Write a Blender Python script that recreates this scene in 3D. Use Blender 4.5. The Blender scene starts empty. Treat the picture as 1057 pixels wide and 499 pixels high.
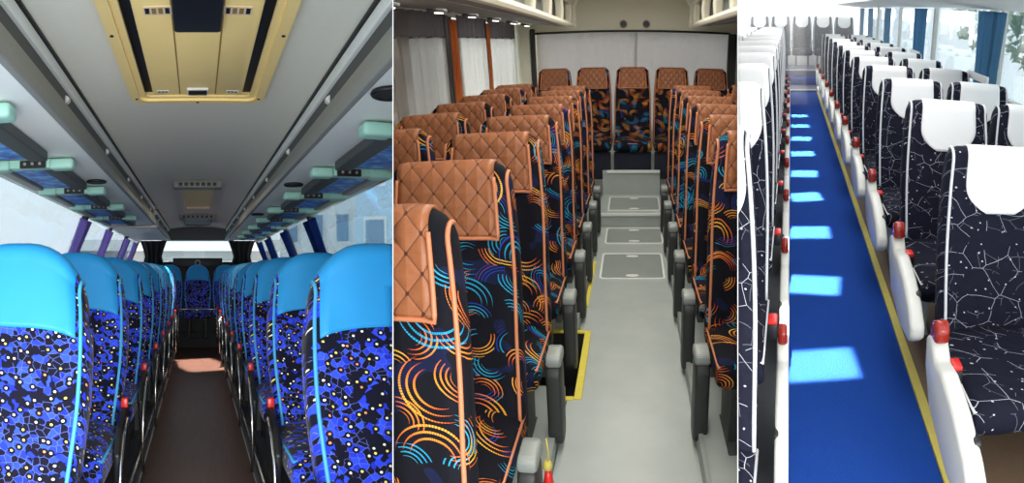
import bpy, bmesh, math, random
from mathutils import Vector, Matrix, Euler
random.seed(7)
scene = bpy.context.scene
COL = scene.collection
PI = math.pi

# ------------------------------------------------------------------ scene settings, camera, world
scene.view_settings.view_transform = 'Standard'
scene.view_settings.look = 'None'
scene.view_settings.exposure = 0.0
scene.view_settings.gamma = 1.0
scene.view_settings.use_curve_mapping = False

RP = 600.0                                  # panorama: pixels per radian
cam = bpy.data.cameras.new('camera')
cam.type = 'PANO'
cam.panorama_type = 'CENTRAL_CYLINDRICAL'
cam.central_cylindrical_range_u_min = -1057/2/RP
cam.central_cylindrical_range_u_max = 1057/2/RP
cam.central_cylindrical_range_v_min = -499/2/RP
cam.central_cylindrical_range_v_max = 499/2/RP
cam.central_cylindrical_radius = 1.0
cam.sensor_width = 36.0
cam.lens = 18.5
cam.clip_start = 0.05
cam.clip_end = 300
camo = bpy.data.objects.new('camera', cam)
COL.objects.link(camo)
camo.rotation_euler = (PI/2, 0, 0)
scene.camera = camo

def lin(c):
    return c/12.92 if c <= 0.04045 else ((c+0.055)/1.055)**2.4
def rgb(r, g, b):
    return (lin(r/255), lin(g/255), lin(b/255), 1.0)

# ------------------------------------------------------------------ material helpers
class NT:
    def __init__(self, name):
        self.m = bpy.data.materials.new(name)
        self.m.use_nodes = True
        self.t = self.m.node_tree
        self.b = self.t.nodes['Principled BSDF']
    def n(self, typ, ins=None, out=0, **attrs):
        nd = self.t.nodes.new(typ)
        for k, v in attrs.items():
            setattr(nd, k, v)
        for k, v in (ins or {}).items():
            self.put(nd.inputs[k], v)
        return nd.outputs[out] if out is not None else nd
    def put(self, sock, v):
        if isinstance(v, bpy.types.NodeSocket):
            self.t.links.new(v, sock)
        else:
            sock.default_value = v
    def math(self, op, a, b=0.0, c=0.0):
        return self.n('ShaderNodeMath', {0: a, 1: b, 2: c}, operation=op)
    def vmath(self, op, a, b=(0, 0, 0), out=0):
        return self.n('ShaderNodeVectorMath', {0: a, 1: b}, out=out, operation=op)
    def mix(self, f, a, b):
        nd = self.t.nodes.new('ShaderNodeMix')
        nd.data_type = 'RGBA'
        self.put(nd.inputs[0], f); self.put(nd.inputs[6], a); self.put(nd.inputs[7], b)
        return nd.outputs[2]
    def obj(self):
        return self.n('ShaderNodeTexCoord', out=3)
    def sep(self, v):
        nd = self.n('ShaderNodeSeparateXYZ', {0: v}, out=None)
        return nd.outputs
    def comb(self, x, y, z=0.0):
        return self.n('ShaderNodeCombineXYZ', {0: x, 1: y, 2: z})
    def ramp(self, f, stops, const=False):
        nd = self.t.nodes.new('ShaderNodeValToRGB')
        cr = nd.color_ramp
        if const: cr.interpolation = 'CONSTANT'
        while len(cr.elements) < len(stops): cr.elements.new(0.5)
        for e, (p, c) in zip(cr.elements, stops):
            e.position = p; e.color = c
        self.put(nd.inputs[0], f)
        return nd.outputs[0]
    def noise(self, v, scale, detail=2.0, rough=0.5):
        return self.n('ShaderNodeTexNoise', {'Vector': v, 'Scale': scale, 'Detail': detail, 'Roughness': rough}, out=0)
    def flat2(self, rand=True):
        """cloth coordinates: across and up the seat"""
        s = self.sep(self.obj())
        u = self.math('MULTIPLY_ADD', s[1], 0.6, s[0])
        v = self.math('MULTIPLY_ADD', s[1], 0.85, s[2])
        vec = self.comb(u, v)
        if rand:
            r = self.n('ShaderNodeObjectInfo', out=5)
            r2 = self.math('MULTIPLY', r, 37.0)
            vec = self.vmath('ADD', vec, self.comb(r2, self.math('MULTIPLY', r, 91.0)))
        return vec
    def bump(self, h, strength=0.3, dist=0.01):
        o = self.n('ShaderNodeBump', {'Height': h, 'Strength': strength, 'Distance': dist})
        self.put(self.b.inputs['Normal'], o)
    def set(self, **k):
        names = dict(color='Base Color', rough='Roughness', metal='Metallic', spec='Specular IOR Level',
                     trans='Transmission Weight', alpha='Alpha', sheen='Sheen Weight', coat='Coat Weight', ecol='Emission Color', estr='Emission Strength')
        for a, v in k.items():
            self.put(self.b.inputs[names[a]], v)
        return self

def plain(name, c, rough=0.5, metal=0.0, grain=0.06, gscale=30.0, **k):
    t = NT(name)
    n = t.noise(t.obj(), gscale, 3)
    d = tuple(max(0, x*(1-grain*2)) for x in c[:3])+(1,)
    t.set(color=t.mix(n, d, c), rough=rough, metal=metal, **k)
    return t.m

def mat_blue_pattern():
    t = NT('blue_mosaic_fabric')
    v = t.flat2()
    def vor(scale, feature='F1', metric='EUCLIDEAN', rnd=1.0):
        nd = t.n('ShaderNodeTexVoronoi', {'Vector': v, 'Scale': scale, 'Randomness': rnd}, out=None, voronoi_dimensions='2D', feature=feature)
        if feature == 'F1': nd.distance = metric
        return nd
    a = vor(50, metric='MANHATTAN')
    ca = t.sep(a.outputs['Color'])
    lump = t.noise(v, 9.0, 1.0)
    f = t.math('GREATER_THAN', t.math('ADD', ca[0], t.math('MULTIPLY', t.math('SUBTRACT', lump, 0.5), 1.5)), 0.56)
    base = t.mix(f, rgb(8, 9, 34), t.mix(ca[1], rgb(24, 42, 190), rgb(52, 84, 245)))
    e = vor(50, 'DISTANCE_TO_EDGE')
    line = t.math('LESS_THAN', e.outputs['Distance'], 0.035)
    line = t.math('MULTIPLY', line, t.math('GREATER_THAN', lump, 0.46))
    base = t.mix(t.math('MULTIPLY', line, 0.55), base, rgb(120, 140, 235))
    d = vor(25, rnd=0.85)
    cd = t.sep(d.outputs['Color'])
    dark = t.math('LESS_THAN', d.outputs['Distance'], 0.26)
    base = t.mix(dark, base, rgb(6, 7, 24))
    dot = t.math('LESS_THAN', d.outputs['Distance'], 0.1)
    dcol = t.ramp(cd[2], [(0, rgb(255, 252, 230)), (0.55, rgb(250, 228, 120)), (0.8, rgb(240, 150, 110))], True)
    base = t.mix(dot, base, dcol)
    t.set(color=base, rough=0.8, sheen=0.1, spec=0.2)
    t.bump(t.noise(v, 500, 1), 0.15, 0.002)
    return t.m

def mat_swirl_pattern():
    t = NT('swirl_fabric')
    v0 = t.flat2()
    def layer(scale, off, rings, lo, hi, cut):
        v = t.vmath('ADD', t.vmath('SCALE', v0, out=0), (off, off*0.7, 0))
        v.node.inputs[0].links[0].from_node.inputs['Scale'].default_value = scale
        nd = t.n('ShaderNodeTexVoronoi', {'Vector': v, 'Scale': 1.0, 'Randomness': 0.55}, out=None, voronoi_dimensions='2D', feature='F1')
        c = t.sep(nd.outputs['Color'])
        dv = t.sep(t.vmath('SUBTRACT', v, nd.outputs['Position']))
        # off-centre rings make crescents that swell and taper
        ang0 = t.math('MULTIPLY', c[0], 6.283)
        dx = dv[0]; dy = dv[1]
        d = t.math('SQRT', t.math('ADD', t.math('MULTIPLY', dx, dx), t.math('MULTIPLY', dy, dy)))
        ang = t.math('ARCTAN2', dy, dx)
        cosd = t.math('COSINE', t.math('SUBTRACT', ang, ang0))
        arc = t.math('GREATER_THAN', cosd, t.math('MULTIPLY_ADD', c[1], 0.9, cut))
        dd = t.math('MULTIPLY_ADD', cosd, -0.03, d)
        ph = t.math('FRACT', t.math('MULTIPLY', dd, rings))
        ring = t.math('GREATER_THAN', ph, t.math('MULTIPLY_ADD', cosd, -0.36, 1.0))
        band = t.math('MULTIPLY', t.math('GREATER_THAN', d, lo), t.math('LESS_THAN', d, hi))
        dash = t.math('MULTIPLY_ADD', t.math('GREATER_THAN', t.math('SINE', t.math('MULTIPLY', ang, 80.0)), -0.1), 0.6, 0.4)
        m = t.math('MULTIPLY', t.math('MULTIPLY', arc, ring), t.math('MULTIPLY', band, dash))
        hue = t.math('FRACT', t.math('ADD', c[2], t.math('MULTIPLY', t.math('FLOOR', t.math('MULTIPLY', dd, rings)), 0.13)))
        warm = t.ramp(t.math('MULTIPLY_ADD', cosd, 0.55, t.math('MULTIPLY', hue, 0.35)), [(0.0, rgb(120, 40, 40)), (0.3, rgb(205, 74, 40)), (0.6, rgb(226, 120, 46)), (0.9, rgb(232, 184, 64))])
        cool = t.ramp(hue, [(0, rgb(36, 150, 190)), (0.4, rgb(34, 60, 160)), (0.6, rgb(90, 60, 130)), (0.8, rgb(50, 170, 200))], True)
        col = t.mix(t.math('GREATER_THAN', c[2], 0.62), warm, cool)
        return m, col
    blot = t.noise(v0, 7, 1)
    base = t.mix(t.math('GREATER_THAN', blot, 0.6), rgb(13, 14, 22), rgb(18, 24, 52))
    m1, c1 = layer(4.8, 3.1, 12.0, 0.22, 0.47, -0.6)
    m2, c2 = layer(7.6, 11.7, 11.0, 0.2, 0.5, -0.1)
    m3, c3 = layer(6.3, 23.3, 15.0, 0.3, 0.55, 0.1)
    col = t.mix(m3, base, c3)
    col = t.mix(m2, col, c2)
    col = t.mix(m1, col, c1)
    t.set(color=col, rough=0.85, spec=0.15)
    t.bump(t.noise(v0, 600, 1), 0.12, 0.002)
    return t.m

def mat_web_pattern():
    t = NT('navy_web_fabric')
    v = t.flat2()
    w = t.vmath('ADD', v, t.vmath('MULTIPLY', t.n('ShaderNodeTexNoise', {'Vector': v, 'Scale': 6.0}, out=1), (0.05, 0.05, 0)))
    def edge(scale, width):
        nd = t.n('ShaderNodeTexVoronoi', {'Vector': w, 'Scale': scale}, out=None, voronoi_dimensions='2D', feature='DISTANCE_TO_EDGE')
        return t.math('LESS_THAN', nd.outputs['Distance'], width)
    fade = t.noise(v, 11, 2)
    a = t.math('MULTIPLY', edge(9.0, 0.007), t.math('GREATER_THAN', fade, 0.44))
    b = t.math('MULTIPLY', edge(15.0, 0.008), t.math('GREATER_THAN', fade, 0.53))
    nd = t.n('ShaderNodeTexVoronoi', {'Vector': w, 'Scale': 13.0}, out=None, voronoi_dimensions='2D', feature='F1')
    dot = t.math('LESS_THAN', nd.outputs['Distance'], 0.045)
    m = t.math('MAXIMUM', t.math('MULTIPLY', a, 0.85), t.math('MAXIMUM', t.math('MULTIPLY', b, 0.45), dot))
    base = t.mix(t.noise(v, 25, 2), rgb(12, 13, 26), rgb(24, 26, 46))
    t.set(color=t.mix(m, base, rgb(196, 200, 210)), rough=0.8, spec=0.2)
    t.bump(t.noise(v, 500, 1), 0.1, 0.002)
    return t.m

def mat_quilted():
    t = NT('quilted_brown_leather')
    s = t.sep(t.obj())
    z = t.math('MULTIPLY_ADD', s[1], 0.3, s[2])
    k = 14.0
    a = t.math('MULTIPLY', t.math('MULTIPLY_ADD', z, 0.8, s[0]), k)
    b = t.math('MULTIPLY', t.math('MULTIPLY_ADD', z, -0.8, s[0]), k)
    fa = t.math('ABSOLUTE', t.math('SUBTRACT', t.math('FRACT', a), 0.5))
    fb = t.math('ABSOLUTE', t.math('SUBTRACT', t.math('FRACT', b), 0.5))
    ea = t.math('SUBTRACT', 0.5, fa)
    eb = t.math('SUBTRACT', 0.5, fb)
    mn = t.math('MINIMUM', ea, eb)
    mx = t.math('MAXIMUM', ea, eb)
    h = t.math('POWER', t.math('MULTIPLY', mn, 2.0), 0.5)
    seam = t.math('LESS_THAN', mn, 0.03)
    tuft = t.math('LESS_THAN', t.math('ADD', t.math('MULTIPLY', mn, mn), t.math('MULTIPLY', mx, mx)), 0.0075)
    g = t.noise(t.obj(), 60, 3)
    col = t.mix(g, rgb(124, 74, 44), rgb(152, 95, 60))
    col = t.mix(t.math('MULTIPLY', seam, 0.55), col, rgb(92, 48, 26))
    col = t.mix(tuft, col, rgb(66, 32, 18))
    t.set(color=col, rough=0.45, spec=0.35)
    t.bump(h, 0.55, 0.012)
    return t.m

def mat_carpet():
    t = NT('blue_carpet')
    n = t.noise(t.obj(), 220, 3, 0.7)
    n2 = t.noise(t.obj(), 14, 2)
    c = t.mix(n, rgb(14, 44, 112), rgb(38, 86, 178))
    c = t.mix(t.math('MULTIPLY', n2, 0.3), c, rgb(18, 54, 134))
    t.set(color=c, rough=0.95, spec=0.1)
    t.bump(n, 0.6, 0.01)
    return t.m

def mat_vinyl(name, c1, c2, rough, scale=6):
    t = NT(name)
    n = t.noise(t.obj(), scale, 4)
    f = t.noise(t.obj(), 160, 2)
    c = t.mix(n, c1, c2)
    c = t.mix(t.math('MULTIPLY', t.math('GREATER_THAN', f, 0.68), 0.2), c, rgb(150, 155, 150))
    t.set(color=c, rough=rough)
    return t.m

def mat_glass():
    t = NT('window_glass')
    tr = t.n('ShaderNodeBsdfTransparent', {'Color': (0.86, 0.92, 0.94, 1)})
    gl = t.n('ShaderNodeBsdfGlossy', {'Roughness': 0.03})
    fr = t.n('ShaderNodeFresnel', {'IOR': 1.45})
    mx = t.n('ShaderNodeMixShader', {0: t.math('MULTIPLY', fr, 0.6), 1: tr, 2: gl})
    t.t.links.new(mx, t.t.nodes['Material Output'].inputs['Surface'])
    return t.m

def mat_wood_floor():
    t = NT('dark_aisle_vinyl')
    s = t.sep(t.obj())
    g = t.noise(t.vmath('MULTIPLY', t.obj(), (30, 2.0, 1)), 2.0, 4)
    b = t.noise(t.obj(), 3.0, 2)
    c = t.mix(g, rgb(62, 43, 36), rgb(118, 86, 72))
    c = t.mix(t.math('MULTIPLY', b, 0.5), c, rgb(70, 52, 46))
    t.set(color=c, rough=0.42)
    return t.m

M = {}
M['p1'] = mat_blue_pattern()
M['p2'] = mat_swirl_pattern()
M['p3'] = mat_web_pattern()
M['quilt'] = mat_quilted()
M['carpet'] = mat_carpet()
M['glass'] = mat_glass()
M['wood'] = mat_wood_floor()
M['cyan'] = plain('cyan_leatherette', rgb(36, 156, 226), 0.5, gscale=12, grain=0.05)
M['cyan_pipe'] = plain('pale_blue_piping', rgb(70, 170, 225), 0.5)
M['orange_pipe'] = plain('brown_piping', rgb(186, 116, 78), 0.5)
M['white_pipe'] = plain('white_piping', rgb(225, 226, 228), 0.5)
M['white_cloth'] = plain('white_headrest_cloth', rgb(250, 250, 249), 0.8, grain=0.03, gscale=8)
M['black'] = plain('black_plastic', rgb(18, 18, 20), 0.45)
M['dark_grey'] = plain('charcoal_plastic', rgb(46, 49, 48), 0.5)
M['light_grey'] = plain('pale_grey_plastic', rgb(146, 152, 148), 0.4)
M['steel'] = plain('brushed_steel', rgb(205, 205, 200), 0.25, 1.0)
M['red'] = plain('red_plastic', rgb(214, 38, 34), 0.35)
M['amber_red'] = plain('dark_red_plastic', rgb(168, 44, 30), 0.2, grain=0.25, gscale=70)
M['console'] = plain('white_console_plastic', rgb(216, 216, 208), 0.35, grain=0.03)
M['ceil1'] = plain('ceiling_felt', rgb(226, 227, 214), 0.8, grain=0.03)
M['rackpanel'] = plain('rack_panel', rgb(232, 238, 235), 0.6, grain=0.03)
M['rackdark'] = plain('rack_channel', rgb(72, 76, 76), 0.5)
M['rackmid'] = plain('rack_rail', rgb(140, 143, 138), 0.45)
M['hatch'] = plain('cream_hatch_plastic', rgb(246, 220, 148), 0.5, grain=0.04, gscale=9)
M['hatch_line'] = plain('hatch_groove', rgb(150, 122, 66), 0.6)
M['beige'] = plain('beige_plastic', rgb(226, 208, 176), 0.5)
M['teal'] = plain('teal_plastic', rgb(158, 208, 194), 0.45, grain=0.04)
def mat_blue_panel():
    t = NT('blue_translucent_panel')
    n = t.noise(t.obj(), 18, 3)
    t.set(color=t.ramp(n, [(0.3, rgb(24, 70, 160)), (0.5, rgb(50, 130, 225)), (0.66, rgb(120, 190, 245))]), rough=0.4, spec=0.15)
    return t.m
M['bluepanel'] = mat_blue_panel()
M['wall1'] = plain('grey_wall_trim', rgb(120, 122, 124), 0.6)
M['pillar'] = plain('dark_pillar', rgb(36, 38, 42), 0.6)
M['purple'] = plain('purple_curtain_cloth', rgb(96, 78, 150), 0.8, grain=0.2, gscale=40)
M['navy_curtain'] = plain('navy_curtain_cloth', rgb(36, 58, 124), 0.8, grain=0.2, gscale=40)

def mat_drape(name, c, tr=0.5):
    t = NT(name)
    n = t.noise(t.obj(), 20, 3)
    col = t.mix(n, tuple(x*0.9 for x in c[:3])+(1,), c)
    t.set(color=col, rough=0.9, spec=0.1)
    tl = t.n('ShaderNodeBsdfTranslucent', {'Color': col})
    mx = t.n('ShaderNodeMixShader', {0: tr, 1: t.b.outputs[0], 2: tl})
    t.t.links.new(mx, t.t.nodes['Material Output'].inputs['Surface'])
    return t.m
M['grey_curtain'] = mat_drape('grey_curtain_cloth', rgb(200, 194, 188))
M['blue_curtain'] = mat_drape('steel_blue_curtain_cloth', rgb(104, 150, 182), 0.35)
M['purple'] = mat_drape('purple_curtain_cloth', rgb(158, 138, 208), 0.4)
M['navy_curtain'] = mat_drape('navy_curtain_cloth', rgb(40, 64, 132), 0.3)
M['rear_curtain'] = mat_drape('lilac_grey_curtain_cloth', rgb(222, 212, 206))
M['valance'] = plain('dark_valance_cloth', rgb(118, 112, 112), 0.85, grain=0.1)
M['orange_cloth'] = mat_drape('orange_curtain_cloth', rgb(240, 160, 100), 0.6)
M['cream'] = plain('cream_panel', rgb(226, 222, 202), 0.55, grain=0.03)
M['under'] = plain('grey_underside', rgb(146, 142, 140), 0.7, grain=0.03)
M['floor2'] = mat_vinyl('grey_floor_vinyl', rgb(150, 158, 154), rgb(172, 180, 176), 0.35)
M['lid'] = mat_vinyl('darker_grey_vinyl', rgb(128, 136, 132), rgb(142, 150, 146), 0.4)
M['white_paint'] = plain('white_paint', rgb(226, 230, 226), 0.5)
M['yellow'] = plain('yellow_edge_strip', rgb(222, 206, 70), 0.5, grain=0.1)
M['yellow_dull'] = plain('dull_yellow_strip', rgb(196, 180, 84), 0.55, grain=0.12)
M['brown'] = plain('brown_vinyl', rgb(104, 84, 66), 0.6, grain=0.12)
def mat_glow():
    t = NT('warm_lamp_lens')
    t.set(color=rgb(255, 244, 225), rough=0.4, ecol=(1.0, 0.92, 0.8, 1), estr=3.0)
    return t.m
M['lamp_glow'] = mat_glow()
M['navy_base'] = plain('navy_base_cloth', rgb(18, 24, 42), 0.8)
M['divider'] = plain('white_divider', rgb(190, 190, 188), 0.8)
M['wall3'] = plain('white_wall', rgb(236, 236, 232), 0.6, grain=0.02)
M['grey_rubber'] = plain('dark_floor', rgb(52, 54, 58), 0.7)
M['greyband'] = plain('slate_vinyl', rgb(84, 84, 104), 0.6)
M['facade'] = plain('pale_facade', rgb(225, 228, 226), 0.9, grain=0.05, gscale=2)
M['facade_grey'] = plain('grey_concrete', rgb(150, 152, 150), 0.9, grain=0.1, gscale=3)
M['facade_blue'] = plain('pale_blue_facade', rgb(176, 204, 222), 0.9, grain=0.05, gscale=2)
M['window_dark'] = plain('window_blue_grey', rgb(120, 150, 176), 0.3)
M['foliage'] = plain('pale_foliage', rgb(150, 168, 138), 0.9, grain=0.3, gscale=5)

# ------------------------------------------------------------------ the three interiors as rigid frames
def frame(vpx, vpy):
    az = (vpx-528.5)/RP
    el = math.atan((249.5-vpy)/RP)
    return Matrix.Rotation(-az, 4, 'Z') @ Matrix.Rotation(el, 4, 'X')
MB = {1: frame(204, 280), 2: frame(653, 50), 3: frame(816, 12)}
def azp(px): return (px-528.5)/RP
A12, A23 = azp(405.6), azp(761.6)
GAP = 0.0006
def plane(a, side):     # unit normal pointing to the side to cut away
    return Vector((math.cos(a), -math.sin(a), 0))*side
CLIP = {1: [plane(A12-GAP, 1)], 2: [plane(A12+GAP, -1), plane(A23-GAP, 1)], 3: [plane(A23+GAP, -1)]}
TOPS = {1: [], 2: [], 3: []}

# ------------------------------------------------------------------ mesh helpers
def link(name, bm, mat, parent=None, smooth=False):
    me = bpy.data.meshes.new(name)
    bmesh.ops.recalc_face_normals(bm, faces=bm.faces)
    if smooth:
        for f in bm.faces: f.smooth = True
    bm.to_mesh(me); bm.free()
    if smooth == 'auto':
        me.set_sharp_from_angle(angle=math.radians(40))
    me.materials.append(M[mat])
    o = bpy.data.objects.new(name, me)
    COL.objects.link(o)
    if parent is not None: o.parent = parent
    return o

def tag(o, label, cat, group=None, kind=None):
    if label: o['label'] = label
    if cat: o['category'] = cat
    if group: o['group'] = group
    if kind: o['kind'] = kind
    return o

def put(bus, o, loc=(0, 0, 0), rot=(0, 0, 0)):
    o.matrix_world = MB[bus] @ Matrix.Translation(loc) @ Euler(rot).to_matrix().to_4x4()
    TOPS[bus].append(o)
    return o

def thing(bus, name, label, cat, loc=(0, 0, 0), group=None, rot=(0, 0, 0)):
    o = bpy.data.objects.new(name, None)
    o.empty_display_size = 0.1
    COL.objects.link(o)
    tag(o, label, cat, group)
    return put(bus, o, loc, rot)

def struct(bus, name, bm, mat, smooth=False, parent=None):
    o = link(name, bm, mat, parent, smooth)
    if parent is None:
        o['kind'] = 'structure'
        put(bus, o)
    return o

def nb(): return bmesh.new()

def box(bm, x0, x1, y0, y1, z0, z1, bev=0.0, seg=2):
    b2 = bmesh.new()
    bmesh.ops.create_cube(b2, size=1.0)
    for v in b2.verts:
        v.co = Vector((x0 + (v.co.x+0.5)*(x1-x0), y0 + (v.co.y+0.5)*(y1-y0), z0 + (v.co.z+0.5)*(z1-z0)))
    if bev > 0:
        bmesh.ops.bevel(b2, geom=b2.edges[:], offset=bev, segments=seg, affect='EDGES', profile=0.5)
    return merge(bm, b2)

def merge(bm, b2):
    me = bpy.data.meshes.new('tmp')
    b2.to_mesh(me); b2.free()
    bm.from_mesh(me)
    bpy.data.meshes.remove(me)
    return bm

def bxm(x0, x1, y0, y1, z0, z1, bev=0.0, seg=2):
    return box(nb(), x0, x1, y0, y1, z0, z1, bev, seg)

def prism(bm, poly, axis, a0, a1, bev=0.0, seg=2):
    """closed polygon swept along an axis; poly gives the other two coordinates in x,y,z order"""
    b2 = bmesh.new()
    def pt(p, a):
        return {'x': (a, p[0], p[1]), 'y': (p[0], a, p[1]), 'z': (p[0], p[1], a)}[axis]
    lo = [b2.verts.new(pt(p, a0)) for p in poly]
    hi = [b2.verts.new(pt(p, a1)) for p in poly]
    n = len(poly)
    b2.faces.new(lo); b2.faces.new(hi[::-1])
    for i in range(n):
        b2.faces.new((lo[i], hi[i], hi[(i+1) % n], lo[(i+1) % n]))
    bmesh.ops.recalc_face_normals(b2, faces=b2.faces)
    if bev > 0:
        bmesh.ops.bevel(b2, geom=b2.edges[:], offset=bev, segments=seg, affect='EDGES', profile=0.5)
    return merge(bm, b2)

def tube(bm, pts, r, n=8, closed=False):
    pts = [Vector(p) for p in pts]
    rings = []
    N = len(pts)
    up = None
    for i, p in enumerate(pts):
        a = pts[(i-1) % N] if (closed or i > 0) else p
        b = pts[(i+1) % N] if (closed or i < N-1) else p
        t = (b-a).normalized()
        if up is None:
            up = Vector((0, 0, 1)) if abs(t.z) < 0.9 else Vector((1, 0, 0))
        s = t.cross(up)
        if s.length < 1e-5: s = t.cross(Vector((0, 1, 0)))
        s.normalize(); up = s.cross(t).normalized()
        rings.append([bm.verts.new(p + (s*math.cos(2*PI*k/n) + up*math.sin(2*PI*k/n))*r) for k in range(n)])
    for i in range(N if closed else N-1):
        A, B = rings[i], rings[(i+1) % N]
        for k in range(n):
            bm.faces.new((A[k], A[(k+1) % n], B[(k+1) % n], B[k]))
    if not closed:
        bm.faces.new(rings[0][::-1]); bm.faces.new(rings[-1])
    return bm

def disc(bm, c, axis, r, th, n=24, bev=0.0, sx=1.0):
    """a short round (or oval) cylinder"""
    b2 = bmesh.new()
    bmesh.ops.create_cone(b2, cap_ends=True, segments=n, radius1=r, radius2=r, depth=th)
    if bev: bmesh.ops.bevel(b2, geom=[e for e in b2.edges if abs(e.verts[0].co.z-e.verts[1].co.z) < 1e-6], offset=bev, segments=2, affect='EDGES')
    q = Vector((0, 0, 1)).rotation_difference(Vector(axis)).to_matrix().to_4x4()
    bmesh.ops.transform(b2, matrix=Matrix.Translation(c) @ q @ Matrix.Diagonal((sx, 1, 1, 1)), verts=b2.verts)
    return merge(bm, b2)

US = [-1, -.992, -.975, -.94, -.88, -.8, -.7, -.56, -.4, -.2, 0, .2, .4, .56, .7, .8, .88, .94, .975, .992, 1]

class Slab:
    """the surface of an upholstered back: S(u, s) with u across and s from the foot of the front, over the top, to the foot of the back"""
    def __init__(self, z0, z1, rec, wb, wm, wt, t0, t1, n=5, drop=0.05, bol=0.0, bow=0.0, nf=20, na=8, fallz=None):
        self.__dict__.update(locals())
        self.zc = z1 - t1/2
        self.path = []
        for i in range(nf): self.path.append((i/(nf-1), -1.0, 0.0))
        for i in range(1, na): a = PI*i/na; self.path.append((1.0, -math.cos(a), math.sin(a)))
        for i in range(nf): self.path.append((1-i/(nf-1), 1.0, 0.0))
    def w(self, h):
        if h < 0.5:
            k = h/0.5; k = k*k*(3-2*k); return self.wb+(self.wm-self.wb)*k
        k = (h-0.5)/0.5; return self.wm+(self.wt-self.wm)*k*k
    def at(self, i, u, out=0.0):
        h, fy, fz = self.path[i]
        t = (self.t0+(self.t1-self.t0)*h)/2 + out
        z = self.z0+h*(self.zc-self.z0)
        # y = 0 is the front of the top
        yc = -self.rec*(self.zc-z) + self.t1/2 - self.bow*math.sin(PI*min(1, h))*(1 if h < 1 else 0)
        e = max(0.0, 1-abs(u)**self.n)**(1.0/self.n)
        dy = fy*t; dz = fz*t
        if fy < 0 and fz == 0.0:
            dy -= self.bol*math.exp(-((abs(u)-0.84)/0.11)**2)*min(1, (1-h)*4)
        y = yc+dy*e
        k = max(0.0, (abs(u)*self.w(h)-(self.w(h)-self.drop))/self.drop)
        fall = (self.fallz or self.drop)*(1-math.sqrt(max(0.0, 1-k*k)))
        zz = z+dz*e - fall*max(0.0, (h-0.5)/0.5)**1.5
        return Vector((u*self.w(h), y, zz))
    def mesh(self):
        bm = nb()
        g = [[bm.verts.new(self.at(i, u)) for u in US] for i in range(len(self.path))]
        for i in range(len(g)-1):
            for j in range(len(US)-1):
                bm.faces.new((g[i][j], g[i][j+1], g[i+1][j+1], g[i+1][j]))
        bmesh.ops.remove_doubles(bm, verts=bm.verts, dist=1e-5)
        a = [e for e in bm.edges if e.is_boundary]
        bmesh.ops.holes_fill(bm, edges=a)
        return bm
    def idx(self, z, back=False):
        """nearest path index at a height on the front (or the back)"""
        r = range(self.nf) if not back else range(len(self.path)-self.nf, len(self.path))
        return min(r, key=lambda i: abs(self.z0+self.path[i][0]*(self.zc-self.z0)-z))
    def cover(self, uc, z_front, z_back, out=0.008, cols=13, round_=0.0):
        """a fitted cloth over the top: uc half width as a share; round_ narrows its front foot"""
        fine = []
        n0 = 14
        hf = (z_front-self.z0)/(self.zc-self.z0); hb = (z_back-self.z0)/(self.zc-self.z0)
        for i in range(n0): fine.append((hf+(1-hf)*i/(n0-1), -1.0, 0.0))
        for i in range(1, 8): a = PI*i/8; fine.append((1.0, -math.cos(a), math.sin(a)))
        for i in range(6): fine.append((1-(1-hb)*i/5, 1.0, 0.0))
        save = self.path; self.path = fine
        def half(i):
            if i < n0 and round_ > 0:
                k = i/(n0-1)
                return uc*(1-round_*(1-min(1, k*1.6))**2.6)
            return uc
        bm = nb(); G = []; H = []
        for i in range(len(fine)):
            uu = half(i)
            G.append([bm.verts.new(self.at(i, uu*(2*j/(cols-1)-1), out)) for j in range(cols)])
            H.append([bm.verts.new(self.at(i, uu*(2*j/(cols-1)-1), out-0.007)) for j in range(cols)])
        R = len(fine)
        for i in range(R-1):
            for j in range(cols-1):
                bm.faces.new((G[i][j], G[i][j+1], G[i+1][j+1], G[i+1][j]))
                bm.faces.new((H[i][j], H[i+1][j], H[i+1][j+1], H[i][j+1]))
        for i in range(R-1):
            for j in (0, cols-1):
                bm.faces.new((G[i][j], G[i+1][j], H[i+1][j], H[i][j]))
        for j in range(cols-1):
            for i in (0, R-1):
                bm.faces.new((G[i][j], G[i][j+1], H[i][j+1], H[i][j]))
        rim = [self.at(i, half(i), out) for i in range(n0-1, -1, -1)] + [self.at(0, half(0)*(1-2*j/12), out) for j in range(1, 12)] + [self.at(i, -half(i), out) for i in range(n0)]
        self.path = save
        return bm, rim
    def line(self, u, z_lo, out=0.003):
        """piping up the front at share u and back along the top"""
        i0 = self.idx(z_lo)
        return [self.at(i, u, out) for i in range(i0, self.nf+self.na-2)]

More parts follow.
